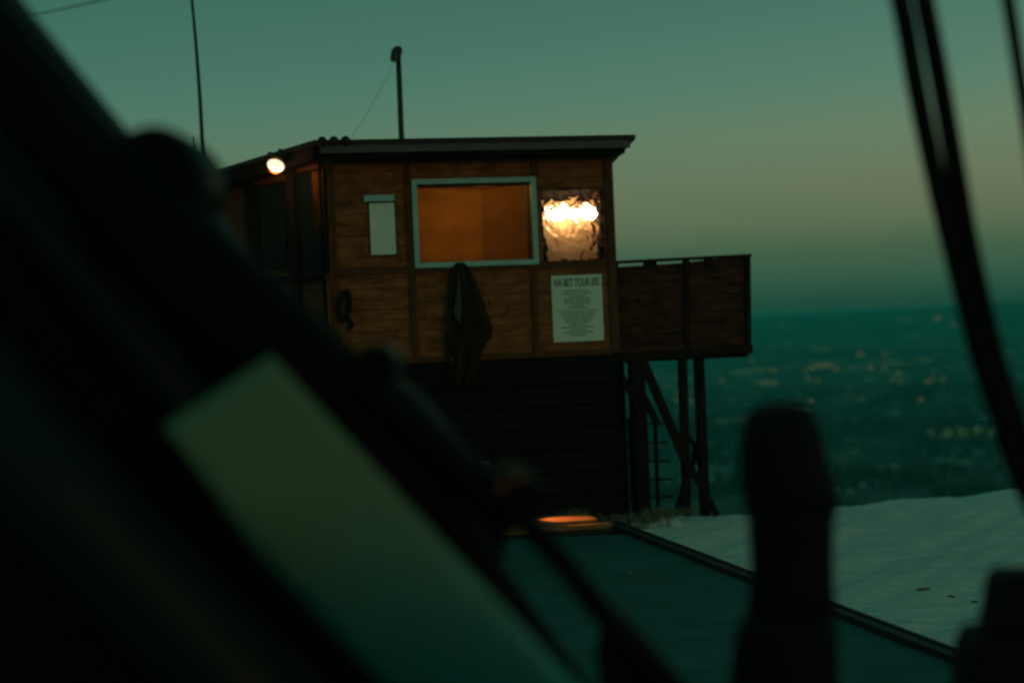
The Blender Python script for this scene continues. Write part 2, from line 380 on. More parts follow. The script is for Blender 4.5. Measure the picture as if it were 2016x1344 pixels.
# far-off fir wood on the valley floor
bm = B()
cnt = 0
while cnt < 9000:
    y = 620 * (5.2 ** random.random()); x = (random.random() - 0.35) * y * 0.75
    dens = noise.noise(Vector((x / 160, y / 160, 4.0)))
    if dens < -0.05 + 0.25 * (random.random() - 0.5): continue
    z = valley_z(x, y); h = random.uniform(8, 17); rr = h * random.uniform(0.16, 0.26); a0 = random.random() * 6
    ring = [bm.verts.new((x + rr * math.cos(a0 + k * 2.094), y + rr * math.sin(a0 + k * 2.094), z + h * 0.08)) for k in range(3)]
    tp = bm.verts.new((x, y, z + h))
    for k in range(3): bm.faces.new((ring[k], ring[(k + 1) % 3], tp))
    cnt += 1
M['fir'] = mat('fir_needles', (0.022, 0.040, 0.032), 0.95, 0.05, 0, 0.5, 0.05)
tag(link('far_forest', bm, M['fir'], origin=(0, 0, 0)), 'dark fir wood covering the hazy valley floor', 'forest', kind='stuff')

M['village_light'] = mat('village_glow', (0.5, 0.3, 0.15), 0.8, 0.1, emit=(1.0, 0.62, 0.26), estr=0.065)
def valley_hit(px, py):
    d = ray(px, py); t_ = 300.0
    while t_ < 15000:
        p_ = CAM + d * t_
        if p_.z < valley_z(p_.x, p_.y): return p_
        t_ *= 1.004
    return None
vl_mesh = None
for px_, py_, s_ in ((1614, 722, 13), (1630, 720, 12), (1598, 727, 11), (1645, 728, 10), (1584, 730, 9), (1714, 726, 11), (1742, 724, 9), (1768, 735, 10), (1758, 749, 10), (1772, 753, 7), (1827, 754, 11), (1857, 748, 10), (1838, 747, 7),
                      (1676, 773, 9), (1700, 786, 8), (1421, 753, 10), (1358, 774, 8), (1334, 775, 8), (1481, 712, 9), (1522, 731, 9), (1527, 754, 9), (1510, 751, 7), (1591, 747, 8), (1610, 752, 7), (1596, 792, 7), (1694, 698, 9), (1742, 699, 9), (1813, 789, 8), (1880, 640, 12), (1845, 629, 12)):
    p_ = valley_hit(px_, py_)
    if p_ is None: continue
    if vl_mesh is None:
        bm = B(); bmesh.ops.create_icosphere(bm, subdivisions=2, radius=1.0)
        o_ = link('village_light', bm, M['village_light'], smooth=True, origin=(0, 0, 0)); vl_mesh = o_
    else:
        o_ = vl_mesh.copy(); COL.objects.link(o_)
    o_.location = p_ + Z * 2; k_ = s_ * 0.10 * p_.y / 1000 * random.uniform(0.8, 1.25) * (2.1 if p_.y < 6000 else 2.4); o_.scale = (k_, k_, k_ * 0.6)
    tag(o_, 'faint amber light glowing in the hazy valley', 'light', 'amber lights in the valley')

# ------------------------------------------------------------------ hut frames
OA = P(648, 712, 17.0); OA = Vector((OA.x, OA.y, 0))
U = Vector((math.cos(A1), math.sin(A1), 0)); N = Vector((math.sin(A1), -math.cos(A1), 0))
LD = Vector((-0.80, 0.60, 0)); LN = Vector((-0.60, -0.80, 0))
class Frame:
    def __init__(s, O, U, N): s.O, s.U, s.N = O, U, N
    def __call__(s, u, z, v=0.0): return s.O + s.U * u + s.N * v + Z * z
    def px(s, x, y, v=0.0):
        p = onplane(x, y, s.O + s.N * v, s.N) - s.O
        return p.dot(s.U), p.z
    def box(s, bm, u0, u1, z0, z1, v0, v1):
        hexa(bm, [s(u0, z0, v0), s(u1, z0, v0), s(u1, z0, v1), s(u0, z0, v1), s(u0, z1, v0), s(u1, z1, v0), s(u1, z1, v1), s(u0, z1, v1)])
    def planks(s, bm, u0, u1, z0, z1, pitch, v0, v1, holes=(), jit=0.004, gap=0.006):
        zs = {z0, z1}
        z = z0 + pitch
        while z < z1 - 0.01: zs.add(z); z += pitch
        for h in holes: zs.add(h[2]); zs.add(h[3])
        zs = sorted(a for a in zs if z0 - 1e-6 <= a <= z1 + 1e-6)
        rowj = {}
        for a, b in zip(zs, zs[1:]):
            mid = (a + b) / 2; k = int((mid - z0) / pitch)
            j = rowj.setdefault(k, random.uniform(-jit, jit))
            g = gap if abs((a - z0) / pitch - round((a - z0) / pitch)) < 0.02 else 0.0
            cuts = [(h[0], h[1]) for h in holes if h[2] < mid < h[3]]; cuts.sort()
            c = u0
            for p, q in cuts + [(u1, u1)]:
                if p > c + 1e-4: s.box(bm, c, p, a + g, b, v0, v1 + j)
                c = max(c, q)
FR = Frame(OA, U, N); LF = Frame(OA, LD, LN)
uR, _ = FR.px(1207, 560)
zB = (FR.px(810, 712)[1] + FR.px(1200, 694)[1]) / 2
zT = (FR.px(660, 308)[1] + FR.px(1190, 300)[1]) / 2
zM = (FR.px(720, 534)[1] + FR.px(1130, 519)[1]) / 2
hut = thing('mountain_hut', (OA.x, OA.y, 0), 'brown plank mountain hut with a lit window on a dark log base', 'hut')

# roof plane
RO = FR(0, 0, 0.35)
fl = onplane(617, 274, RO, N); frr = onplane(1251, 267, RO, N)
zr = (fl.z + frr.z) / 2
fl.z = zr; frr.z = zr
t = 0.0
eave0 = fl
while True:                                        # follow the left eave until it passes behind the arm
    p = eave0 + LD * t; d = p - CAM
    if (d.dot(cr) / d.dot(fwd)) * FPX + 1008 < 398 or t > 6: break
    t += 0.02
ray_e = ray(398, 343); bl = CAM + ray_e * ((p.y - CAM.y) / ray_e.y); bl = Vector((p.x, p.y, bl.z))
ext_l = 1.35
rn = (frr - fl).cross(bl - fl).normalized()
def roofz(x, y): return fl.z - (rn.x * (x - fl.x) + rn.y * (y - fl.y)) / rn.z
def onroof(p, dz=0.0): return Vector((p.x, p.y, roofz(p.x, p.y) + dz))
BLp = fl + (bl - fl) * ext_l; BL = onroof(BLp)
BR = onroof(frr - N * 3.4)
bm = B()
prism(bm, [onroof(q, -0.055) for q in (fl, frr, BR, BL)], [onroof(q) for q in (fl, frr, BR, BL)])
roof = link('roof', bm, M['roofing'], hut)
bm = B()                                            # corrugated corner tiles
for k in range(3):
    c = fl + U * (0.10 + 0.135 * k)
    pts = []
    tube(bm, [onroof(c + N * 0.03, -0.018), onroof(c - N * 0.6, -0.018)], 0.055, 10)
for k in range(2):
    c = fl + LD * (0.55 + 0.18 * k)
    tube(bm, [onroof(c + LN * 0.02, -0.01), onroof(c - LN * 0.5, -0.01)], 0.028, 8)
link('cap_tile', bm, M['roofing'], roof, smooth=True)
bm = B()
u_f0, u_f1 = FR.px(630, 290, 0.33)[0], FR.px(1241, 290, 0.33)[0]
FR.box(bm, u_f0, u_f1, zr - 0.155, zr - 0.058, 0.30, 0.335)
link('fascia', bm, M['fascia'], roof, bevel=0.004)
bm = B()
FR.box(bm, u_f0 - 0.02, u_f1 - 0.06, zr - 0.215, zr - 0.158, -0.0, 0.30)      # soffit box
prism(bm, [onroof(fl + LD * 0.1 + U * 0.05, -0.20), onroof(fl + LD * 0.1 + U * 0.30, -0.20), onroof(BL + U * 0.30, -0.20), onroof(BL + U * 0.05, -0.20)],
      [onroof(fl + LD * 0.1 + U * 0.05, -0.058), onroof(fl + LD * 0.1 + U * 0.30, -0.058), onroof(BL + U * 0.30, -0.058), onroof(BL + U * 0.05, -0.058)])
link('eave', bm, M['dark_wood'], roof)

# front wall with two openings
def rect(pts):
    uv = [FR.px(*p) for p in pts]
    return ((uv[0][0] + uv[3][0]) / 2, (uv[1][0] + uv[2][0]) / 2, (uv[2][1] + uv[3][1]) / 2, (uv[0][1] + uv[1][1]) / 2)
WIN = rect([(819, 363), (1044, 359), (1051, 511), (827, 517)])
RIP = rect([(1066, 372), (1188, 370), (1190, 514), (1070, 517)])
zw = zr - 0.16
bm = B()
FR.planks(bm, 0.0, uR, zB, zw, 0.128, -0.06, -0.012, [WIN, RIP])
FR.planks(bm, 0.0, uR, zB, zw, 9, -0.14, -0.062, [WIN, RIP])
front = link('front_wall', bm, M['plank'], hut)
bm = B()
def vb(x0, x1, y, z0, z1, th):
    FR.box(bm, FR.px(x0, y)[0], FR.px(x1, y)[0], z0, z1, -0.011, th)
vb(648, 663, 500, zB, zw, 0.030); vb(1196, 1212, 500, zB, zw, 0.030)
vb(799, 811, 430, zM + 0.045, zw, 0.020); vb(1048, 1059, 620, zB, zM - 0.045, 0.020); vb(808, 821, 620, zB, zM - 0.045, 0.020)
vb(1046, 1058, 330, WIN[3] + 0.06, zw, 0.020)
FR.box(bm, FR.px(663.5, 500)[0], FR.px(1195.5, 500)[0], zM - 0.043, zM + 0.043, -0.011, 0.016)
FR.box(bm, FR.px(663.5, 500)[0], FR.px(1195.5, 500)[0], zB - 0.02, zB + 0.055, -0.011, 0.024)
FR.box(bm, FR.px(663.5, 500)[0], FR.px(1195.5, 500)[0], zw - 0.09, zw - 0.0, -0.011, 0.014)
link('batten', bm, M['batten'], front, bevel=0.003)

# main window
bm = B()
fw = 0.062
w0, w1, w2, w3 = WIN
FR.box(bm, w0 - fw, w1 + fw, w3, w3 + fw, -0.02, 0.034); FR.box(bm, w0 - fw, w1 + fw, w2 - fw, w2, -0.02, 0.034)
FR.box(bm, w0 - fw, w0, w2, w3, -0.02, 0.034); FR.box(bm, w1, w1 + fw, w2, w3, -0.02, 0.034)
win = link('window', bm, M['frame'], hut, bevel=0.004)
bm = B(); FR.box(bm, w0, w1, w2, w3, -0.048, -0.042); link('pane', bm, M['pane'], win)
bm = B()
FR.box(bm, w1 - 0.012, w1 + 0.03, w2, w3, -0.30, -0.15); FR.box(bm, w0 - 0.03, w0 + 0.012, w2, w3, -0.30, -0.15)
FR.box(bm, w0, w1, w3 - 0.012, w3 + 0.03, -0.30, -0.15); FR.box(bm, w0, w1, w2 - 0.03, w2 + 0.012, -0.30, -0.15)
link('reveal', bm, M['batten'], win)

# rippled pane and lit niche behind it
bm = B()
r0_, r1_, r2_, r3_ = RIP
nn = 26
front_v = [[None] * (nn + 1) for _ in range(nn + 1)]; back_v = [[None] * (nn + 1) for _ in range(nn + 1)]
for j in range(nn + 1):
    for i in range(nn + 1):
        a, b = i / nn, j / nn
        bul = 0.03 * (1 - (2 * a - 1) ** 4) * (1 - (2 * b - 1) ** 4)
        front_v[j][i] = bm.verts.new(FR(r0_ + (r1_ - r0_) * a, r2_ + (r3_ - r2_) * b, -0.012 + bul))
for j in range(nn):
    for i in range(nn):
        bm.faces.new((front_v[j][i], front_v[j][i + 1], front_v[j + 1][i + 1], front_v[j + 1][i]))
rw = link('rippled_window', bm, M['rippled'], hut, smooth=True)
bm = B()
q = 0.03
FR.box(bm, r0_ - q, r1_ + 0.06 + q, r2_ - q, r3_ + q, -0.50, -0.47)
FR.box(bm, r0_ - q, r0_, r2_ - q, r3_ + q, -0.47, -0.145); FR.box(bm, r1_ + 0.06, r1_ + 0.06 + q, r2_ - q, r3_ + q, -0.47, -0.145)
FR.box(bm, r0_, r1_ + 0.06, r3_, r3_ + q, -0.47, -0.145); FR.box(bm, r0_, r1_ + 0.06, r2_ - q, r2_, -0.47, -0.145)
link('niche', bm, M['niche_dark'], rw)
bm = B(); g_ = 0.014
FR.box(bm, r0_, r0_ + g_, r2_, r3_, -0.465, -0.03); FR.box(bm, r1_ - g_ * 1.6, r1_, r2_, r3_, -0.142, -0.03)
FR.box(bm, r0_ + g_, r1_ - g_ * 1.6, r3_ - g_, r3_, -0.465, -0.03); FR.box(bm, r0_ + g_, r1_ - g_ * 1.6, r2_, r2_ + g_, -0.465, -0.03)
link('frame', bm, M['niche_dark'], rw)  # dark strips added over the plank edges the tubes would light up
bm = B(); zt0 = FR.px(1128, 417, -0.3)[1]
ra, rb_, rc_, rd_ = r0_ + 0.08, r1_ + 0.02, r2_ + 0.02, zt0 + 0.15
hexa(bm, [FR(ra + 0.04, rc_, -0.26), FR(rb_ - 0.05, rc_, -0.26), FR(rb_ - 0.05, rc_, -0.24), FR(ra + 0.04, rc_, -0.24), FR(ra, rd_, -0.469), FR(rb_, rd_, -0.469), FR(rb_, rd_, -0.449), FR(ra, rd_, -0.449)])
link('reflector', bm, M['reflector'], rw)

# left wall
def lrect(pts, v=0.0):
    uv = [LF.px(*p, v) for p in pts]
    return ((uv[1][0] + uv[2][0]) / 2, (uv[0][0] + uv[3][0]) / 2, (uv[2][1] + uv[3][1]) / 2, (uv[0][1] + uv[1][1]) / 2)
LL = 3.4
lw_back = OA + LD * LL
z_l1 = roofz(lw_back.x, lw_back.y) - 0.07
bm = B()
SW = lrect([(590, 345), (636, 335), (640, 532), (590, 540)])
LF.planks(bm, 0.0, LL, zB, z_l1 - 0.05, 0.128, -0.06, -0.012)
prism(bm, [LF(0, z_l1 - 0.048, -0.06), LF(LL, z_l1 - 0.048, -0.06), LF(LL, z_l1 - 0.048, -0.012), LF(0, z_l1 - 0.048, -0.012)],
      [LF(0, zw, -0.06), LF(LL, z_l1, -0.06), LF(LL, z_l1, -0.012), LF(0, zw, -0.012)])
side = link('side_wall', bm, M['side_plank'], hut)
bm = B()
for x0, x1 in ((571, 587), (492, 502)):
    a, b = LF.px(x1, 440)[0], LF.px(x0, 440)[0]
    LF.box(bm, a, b, zB, min(zw, roofz(*(LF(b, 0).xy)) - 0.16), -0.011, 0.05)
LF.box(bm, 0.0, 0.022, zB, zw - 0.02, -0.011, 0.03)
LF.box(bm, 0.06, LL, zM - 0.08, zM - 0.01, -0.011, 0.045)
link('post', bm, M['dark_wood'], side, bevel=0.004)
def side_window(name, rc, curtain):
    a0, a1, z0, z1 = rc
    bm = B(); LF.box(bm, a0, a1, z0, z1, -0.010, 0.006)
    p = link(name, bm, M['dark_glass'], hut)
    bm = B(); f = 0.03
    LF.box(bm, a0 - f, a1 + f, z1, z1 + f, -0.011, 0.02); LF.box(bm, a0 - f, a1 + f, z0 - f, z0, -0.011, 0.02)
    LF.box(bm, a0 - f, a0, z0, z1, -0.011, 0.02); LF.box(bm, a1, a1 + f, z0, z1, -0.011, 0.02)
    link('frame', bm, M['dark_wood'], p)
    if curtain:
        bm = B(); n = 14; q0, q1, qz0, qz1 = curtain
        fr_ = []
        for i in range(n + 1):
            t_ = i / n; v = 0.016 + 0.006 * math.sin(i * 1.7)
            fr_.append([LF(q0 + (q1 - q0) * t_, qz0 + 0.03 * math.sin(t_ * 5), v), LF(q0 + (q1 - q0) * t_, qz1, v)])
        for lst, dv in ((fr_, 0),):
            vv = [[bm.verts.new(p_) for p_ in c] for c in lst]
            for c, d in zip(vv, vv[1:]): bm.faces.new((c[0], d[0], d[1], c[1]))
        r = bmesh.ops.solidify(bm, geom=bm.faces[:], thickness=0.006)
        link('curtain', bm, M['curtain'], p, smooth=True)
    return p
side_window('side_window', SW, lrect([(613, 338), (637, 334), (640, 445), (618, 452)], 0.016))
side_window('side_window', lrect([(512, 372), (562, 358), (562, 520), (512, 528)]), False)
bm = B()                                            # small pale junction box under the eave corner
ju, jz = LF.px(573, 304, 0.12)
LF.box(bm, ju - 0.04, ju + 0.04, jz - 0.045, jz + 0.045, -0.0, 0.12)
link('junction_box', bm, M['pale_metal'], hut, bevel=0.006)

# hidden sides, floor and lit room
perp = -N
C = FR(uR, 0) + perp * 3.0; D = OA + LD * LL
bm = B()
def wallq(bm, p, q, th, z0=None):
    d = (q - p).normalized(); s = Vector((-d.y, d.x, 0)) * th; z0 = zB if z0 is None else z0
    prism(bm, [p + Z * z0, q + Z * z0, q + s + Z * z0, p + s + Z * z0], [onroof(p, -0.06), onroof(q, -0.06), onroof(q + s, -0.06), onroof(p + s, -0.06)])
wallq(bm, FR(uR, 0, -0.14), C, 0.07); wallq(bm, C, D, 0.07); wallq(bm, LF(LL, 0, -0.065), OA + LD * 0.12 - LN * 0.0 + LN * -0.065, -0.05)
link('rear_wall', bm, M['side_plank'], hut)
bm = B()
prism(bm, [p + Z * (zB - 0.10) for p in (OA - N * 0.01, FR(uR, 0, -0.01), C, D)], [p + Z * (zB - 0.003) for p in (OA - N * 0.01, FR(uR, 0, -0.01), C, D)])
link('floor', bm, M['dark_wood'], hut)
uc, _ = FR.px(950, 440, -1.7)                       # inner corner seen through the window
bm = B()
cz0, cz1 = zB, zr - 0.16
cpt = FR(uc, 0, -1.7); lpt = FR(0.15, 0, -1.40); rpt = FR(uc + 1.1, 0, -1.25)
def inner(bm, p, q, th=0.05):
    d = (q - p).normalized(); s = Vector((-d.y, d.x, 0)) * th
    prism(bm, [p + Z * cz0, q + Z * cz0, q + s + Z * cz0, p + s + Z * cz0], [p + Z * cz1, q + Z * cz1, q + s + Z * cz1, p + s + Z * cz1])
inner(bm, lpt, cpt)
link('inner_wall', bm, M['room'], hut)
bm = B(); inner(bm, cpt + U * 0.004, rpt)
link('shaded_wall', bm, M['room_shaded'], hut)  # second room wall, darkened by its colour to look less lit
bm = B(); prism(bm, [onroof(p, -0.13) for p in (FR(0.1, 0, -0.2), FR(uR - 0.1, 0, -0.2), FR(uR - 0.1, 0, -1.9), FR(0.1, 0, -1.9))], [onroof(p, -0.09) for p in (FR(0.1, 0, -0.2), FR(uR - 0.1, 0, -0.2), FR(uR - 0.1, 0, -1.9), FR(0.1, 0, -1.9))])
link('ceiling', bm, M['room'], hut)

# log base
bm = B()
uB0, uB1 = -2.1, FR.px(1232, 860)[0]
FR.planks(bm, uB0, uB1, -0.25, zB - 0.104, 0.272, -0.30, -0.03, jit=0.012, gap=0.016)
C2 = FR(uB1, 0, -3.0); D2 = FR(uB0, 0, -3.0)
prism(bm, [FR(uB0, -0.3, -0.30), FR(uB1, -0.3, -0.30), C2 + Z * -0.9, D2 + Z * -0.9], [FR(uB0, zB - 0.104, -0.30), FR(uB1, zB - 0.104, -0.30), C2 + Z * (zB - 0.104), D2 + Z * (zB - 0.104)])
FR.box(bm, uB1 - 0.02, uB1 + 0.015, -0.25, zB - 0.105, -0.31, 0.02)
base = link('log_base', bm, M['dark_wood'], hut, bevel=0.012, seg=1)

# ------------------------------------------------------------------ lamps
LV = 0.42
lu, lz = LF.px(543, 326, LV)
lp = LF(lu, lz, LV)
lamp = thing('wall_lamp', LF(lu, lz + 0.06, 0.0), 'glowing oval lamp under the left eave of the hut', 'lamp')
bm = B()
tube(bm, [LF(lu, lz + 0.03, -0.012), LF(lu, lz + 0.05, 0.2), LF(lu, lz + 0.02, LV - 0.04)], [0.03, 0.025, 0.03], 10)
link('bracket', bm, M['steel'], lamp, smooth=True)
bm = B()
bmesh.ops.create_uvsphere(bm, u_segments=20, v_segments=12, radius=1)
ax = (CAM - lp).normalized()
for v in bm.verts: v.co = Vector((v.co.x * 0.105, v.co.y * 0.07, v.co.z * 0.072))
bmesh.ops.rotate(bm, verts=bm.verts[:], cent=(0, 0, 0), matrix=Matrix.Rotation(R(22), 3, 'Y'))
bmesh.ops.translate(bm, verts=bm.verts[:], vec=lp)
link('bulb', bm, M['bulb'], lamp, smooth=True)
bm = B()
tube(bm, [lp - ax * 0.03, lp - ax * 0.012, lp], [0.05, 0.096, 0.100], 24)
link('lamp_halo', bm, M['lamp_halo'], lamp, smooth=True)  # glowing disc standing in for the halo scattered around the bulb
def point(name, loc, power, col, size, parent=None):
    l = bpy.data.lights.new(name, 'POINT'); l.energy = power; l.color = col; l.shadow_soft_size = size
    o = bpy.data.objects.new(name, l); COL.objects.link(o)
    if parent: o.parent = parent; o.location = Vector(loc) - root_loc(parent)
    else: o.location = loc
    return o
point('lamp_light', lp + LN * 0.05 - Z * 0.14, 6.0, (1.0, 0.45, 0.16), 0.08, lamp)

rl = FR(2.05, zr - 0.42, -0.80)
rlamp = thing('ceiling_lamp', onroof(rl, -0.135), 'warm lamp hanging inside the hut above the large window', 'lamp')
bm = B(); tube(bm, [onroof(rl, -0.135), rl + Z * 0.05], 0.008, 6); link('cord', bm, M['steel'], rlamp)
bm = B(); bmesh.ops.create_uvsphere(bm, u_segments=16, v_segments=10, radius=0.05); bmesh.ops.translate(bm, verts=bm.verts[:], vec=rl); link('bulb', bm, M['room_bulb'], rlamp, smooth=True)
point('lamp_light', rl - Z * 0.08, 8.5, (1.0, 0.62, 0.15), 0.06, rlamp)

# two lit strips in the niche
zt = FR.px(1128, 417, -0.3)[1]
for (xa, xb, lab) in ((1074, 1146, 'longer glowing strip lamp behind the rippled pane'), (1155, 1196, 'shorter glowing strip lamp behind the right of the rippled pane')):
    ua, ub = FR.px(xa, 417, -0.40)[0], FR.px(xb, 417, -0.40)[0]
    tl = thing('strip_lamp', FR(ua, zt, -0.47), lab, 'lamp', 'strip lamps behind the rippled pane')
    bm = B(); tube(bm, [FR(ua, zt, -0.40), FR(ub, zt, -0.40)], 0.072, 16); link('tube', bm, M['tube_light'], tl, smooth=True)
    bm = B(); FR.box(bm, ua + 0.01, ub - 0.01, zt - 0.03, zt + 0.03, -0.449, -0.42); link('holder', bm, M['pale_metal'], tl)
    point('lamp_light', FR((ua + ub) / 2, zt, -0.30), 5.0 * (ub - ua) / 0.34, (1.0, 0.58, 0.26), 0.05, tl)

# ------------------------------------------------------------------ things on the front wall
# printed notice
nt_ = thing('notice', FR((FR.px(1135, 670)[0]), FR.px(1135, 672)[1], 0.0), 'large pale printed notice below the glowing rippled pane', 'notice')
pu0, pu1, pz0, pz1 = rect([(1084, 545), (1183, 538), (1190, 668), (1091, 675)])
bm = B(); FR.box(bm, pu0, pu1, pz0, pz1, -0.008, 0.004); pap = link('board', bm, M['paper'], nt_)
cv = bpy.data.curves.new('title', 'FONT'); cv.body = 'NA BET TOUR SEE'; cv.align_x = 'CENTER'; cv.size = 0.13; cv.extrude = 0.0; cv.offset = 0.004
to = bpy.data.objects.new('title_tmp', cv); COL.objects.link(to)
dg = bpy.context.evaluated_depsgraph_get(); me = bpy.data.meshes.new_from_object(to.evaluated_get(dg)); COL.objects.unlink(to); bpy.data.objects.remove(to)
bm = B(); bm.from_mesh(me)
x0 = min(v.co.x for v in bm.verts); x1 = max(v.co.x for v in bm.verts)
sx = (pu1 - pu0) * 0.90 / (x1 - x0)
for v in bm.verts:
    a = (pu0 + pu1) / 2 + (v.co.x - (x0 + x1) / 2) * sx; b = pz1 - 0.135 + v.co.y * 1.05
    v.co = FR(a, b, 0.0055)
link('title', bm, M['ink'], pap)
bm = B()
H = pz1 - pz0; Wd = pu1 - pu0
rows_t = [(0.235, 0.50), (0.275, 0.60), (0.315, 0.36), (0.355, 0.52), (0.39, 0.55), (0.425, 0.50), (0.46, 0.24), (0.495, 0.40), (0.545, 0.80), (0.585, 0.66), (0.625, 0.62), (0.665, 0.58), (0.705, 0.50), (0.745, 0.36), (0.785, 0.66), (0.825, 0.34), (0.865, 0.60), (0.905, 0.32)]
for fz, fwid in rows_t:
    zc = pz1 - fz * H; a = pu0 + Wd * (1 - fwid) / 2; e = a + Wd * fwid
    while a < e - 0.004:
        wl = min(random.uniform(0.02, 0.07), e - a)
        FR.box(bm, a, a + wl, zc - 0.007, zc + 0.007, 0.0045, 0.0055)
        a += wl + 0.009
link('small_print', bm, M['ink'], pap)

# small hooded panel left of the window
b0, b1, c0, c1 = rect([(727, 401), (776, 399), (779, 500), (730, 503)])
nb = thing('notice_box', FR((b0 + b1) / 2, c0, 0), 'small pale hooded panel left of the large window', 'notice box')
bm = B(); FR.box(bm, b0 - 0.015, b1 + 0.015, c0 - 0.02, c1 + 0.075, -0.010, 0.012); link('backing', bm, M['batten'], nb)
bm = B(); FR.box(bm, b0, b1, c0, c1, 0.012, 0.03); link('panel', bm, M['panel'], nb, bevel=0.004)
h0, h1, g0, g1 = rect([(715, 386), (775, 384), (775, 396), (718, 398)])
bm = B(); FR.box(bm, h0, h1, g0, g1, -0.010, 0.07); link('hood', bm, M['frame'], nb, bevel=0.004)

# hanging jacket
jt = FR.px(903, 519, 0.05)
jk = thing('jacket', FR(jt[0], FR.px(905, 770)[1], 0.05), 'dark jacket with grey lining hanging below the large window', 'jacket')
prof = [(517, 897, 911), (524, 892, 920), (538, 888, 929), (560, 884, 938), (590, 881, 949), (620, 879, 960), (650, 877, 970), (664, 876, 966), (680, 876, 955), (695, 877, 948), (715, 880, 946), (735, 883, 936), (755, 884, 926), (770, 886, 922)]
bm = B(); ncol = 22; vr = []
for k, (y, xl, xr) in enumerate(prof):
    row = []
    for i in range(ncol + 1):
        s = i / ncol; x = xl + (xr - xl) * s
        yy = y
        if k >= len(prof) - 4:                     # uneven hem
            yy = y - 14 * (k - len(prof) + 5) / 4 * max(0, math.sin(s * 9.0))
        amp = 0.014 + 0.045 * min(1, k / 6)
        v = 0.050 + amp * math.sin(s * 15 + k * 0.25) * (1 - 0.4 * s) + 0.02 * math.sin(s * math.pi)
        u, z = FR.px(x, yy); row.append(bm.verts.new(FR(u, z, v)))
    vr.append(row)
for a, b in zip(vr, vr[1:]):
    for i in range(ncol): bm.faces.new((a[i], a[i + 1], b[i + 1], b[i]))
bmesh.ops.solidify(bm, geom=bm.faces[:], thickness=0.012)
link('shell', bm, M['cloth'], jk, smooth=True)
bm = B(); lp_ = [(898, 530, 900, 0), (897, 560, 904, 0), (893, 590, 906, 0), (889, 612, 907, 0), (891, 622, 906, 0), (898, 632, 904, 0), (902, 639, 903, 0)]
fr_v = []
for xl, y, xr, _ in lp_:
    row = []
    for i in range(5):
        u, z = FR.px(xl + (xr - xl) * i / 4, y); row.append(bm.verts.new(FR(u, z, 0.105 + 0.012 * math.sin(i / 4 * math.pi))))
    fr_v.append(row)
for a, b in zip(fr_v, fr_v[1:]):
    for i in range(4): bm.faces.new((a[i], a[i + 1], b[i + 1], b[i]))
bmesh.ops.solidify(bm, geom=bm.faces[:], thickness=0.006)
link('lining', bm, M['lining'], jk, smooth=True)
bm = B(); u, z = FR.px(903, 522); tube(bm, [FR(u, z, -0.01), FR(u, z, 0.06), FR(u, z + 0.03, 0.075)], 0.008, 8); link('hook', bm, M['steel'], jk, smooth=True)

# coiled rope and fittings at the lower left corner
ru, rz = FR.px(676, 600)
rp = thing('rope_coil', FR(ru, rz - 0.25, 0.04), 'dark coil of rope hanging at the lower left corner of the plank wall', 'rope')
bm = B()
for k in range(7):
    pts = []
    cxo, czo = random.uniform(-0.02, 0.02), random.uniform(-0.03, 0.03)
    for i in range(25):
        a = 2 * math.pi * i / 24
        pts.append(FR(ru + cxo + (0.055 + 0.012 * k % 0.03) * math.cos(a) + 0.02 * math.sin(a), rz + czo + 0.17 * math.sin(a), 0.05 + 0.012 * (k % 4) + 0.008 * math.sin(3 * a)))
    tube(bm, pts, 0.013, 7)
coil = link('coil', bm, M['rope'], rp, smooth=True)
bm = B(); pts = [FR(ru + 0.02, rz - 0.1, 0.08), FR(ru + 0.07, rz - 0.2, 0.07), FR(ru + 0.09, rz - 0.24, 0.05), FR(ru + 0.04, rz - 0.30, 0.05)]
tube(bm, smooth_path(pts), 0.024, 8); link('loose_end', bm, M['rope'], rp, smooth=True)
bm = B(); tube(bm, [FR(ru, rz + 0.17, -0.012), FR(ru, rz + 0.17, 0.10)], 0.012, 8); link('peg', bm, M['steel'], rp)

# ------------------------------------------------------------------ roof masts
Ym = 17.9
mb = P(791, 280, Ym); mt = P(784, 106, Ym); mb = onroof(mb, -0.02)
mast = thing('stovepipe', mb, 'straight dark pipe with a hooked head standing on the hut roof', 'pipe')
bm = B(); tube(bm, [mb, P(790, 262, Ym), mt], [0.038, 0.036, 0.034], 12); link('pipe', bm, M['steel'], mast, smooth=True)
bm = B(); hd = P(777, 110, Ym - 0.05)
tube(bm, smooth_path([mt - Z * 0.02, mt + Z * 0.05 + U * 0.02, mt + Z * 0.04 - U * 0.03, hd, hd - Z * 0.06 - U * 0.01], 5), [0.036] * 6 + [0.045] * 5 + [0.05] * 5 + [0.052] * 5, 12)
hdo = link('head', bm, M['steel'], mast, smooth=True)
bm = B(); tube(bm, [hd - Z * 0.075 - U * 0.01, hd - Z * 0.061 - U * 0.01], 0.04, 12); link('lens', bm, M['pale_metal'], hdo, smooth=True)
g0p = P(776, 125, Ym); g1p = onroof(P(668, 272, 17.3))
bm = B(); tube(bm, [g0p.lerp(g1p, i / 8) - Z * 0.06 * math.sin(math.pi * i / 8) for i in range(9)], 0.0022, 6)
tag(link('guy_wire', bm, M['steel']), 'hair thin guy wire slanting from the pipe head to the roof corner', 'wire')
Ya = 18.4
ab = onroof(P(401, 352, Ya), -0.05)
bm = B(); tube(bm, smooth_path([ab, P(399, 300, Ya), P(394, 200, Ya), P(386, 90, Ya), P(378, 0, Ya), P(366, -160, Ya)], 4), [0.030 - 0.0007 * i for i in range(21)], 10)
tag(link('antenna', bm, M['steel'], smooth=True), 'tall whip antenna bending left above the eave end', 'antenna')
bm = B(); sb = onroof(P(386, 350, 18.6), -0.05); tube(bm, [sb, P(383, 320, 18.6), P(380, 270, 18.6)], [0.018, 0.014, 0.010], 8)
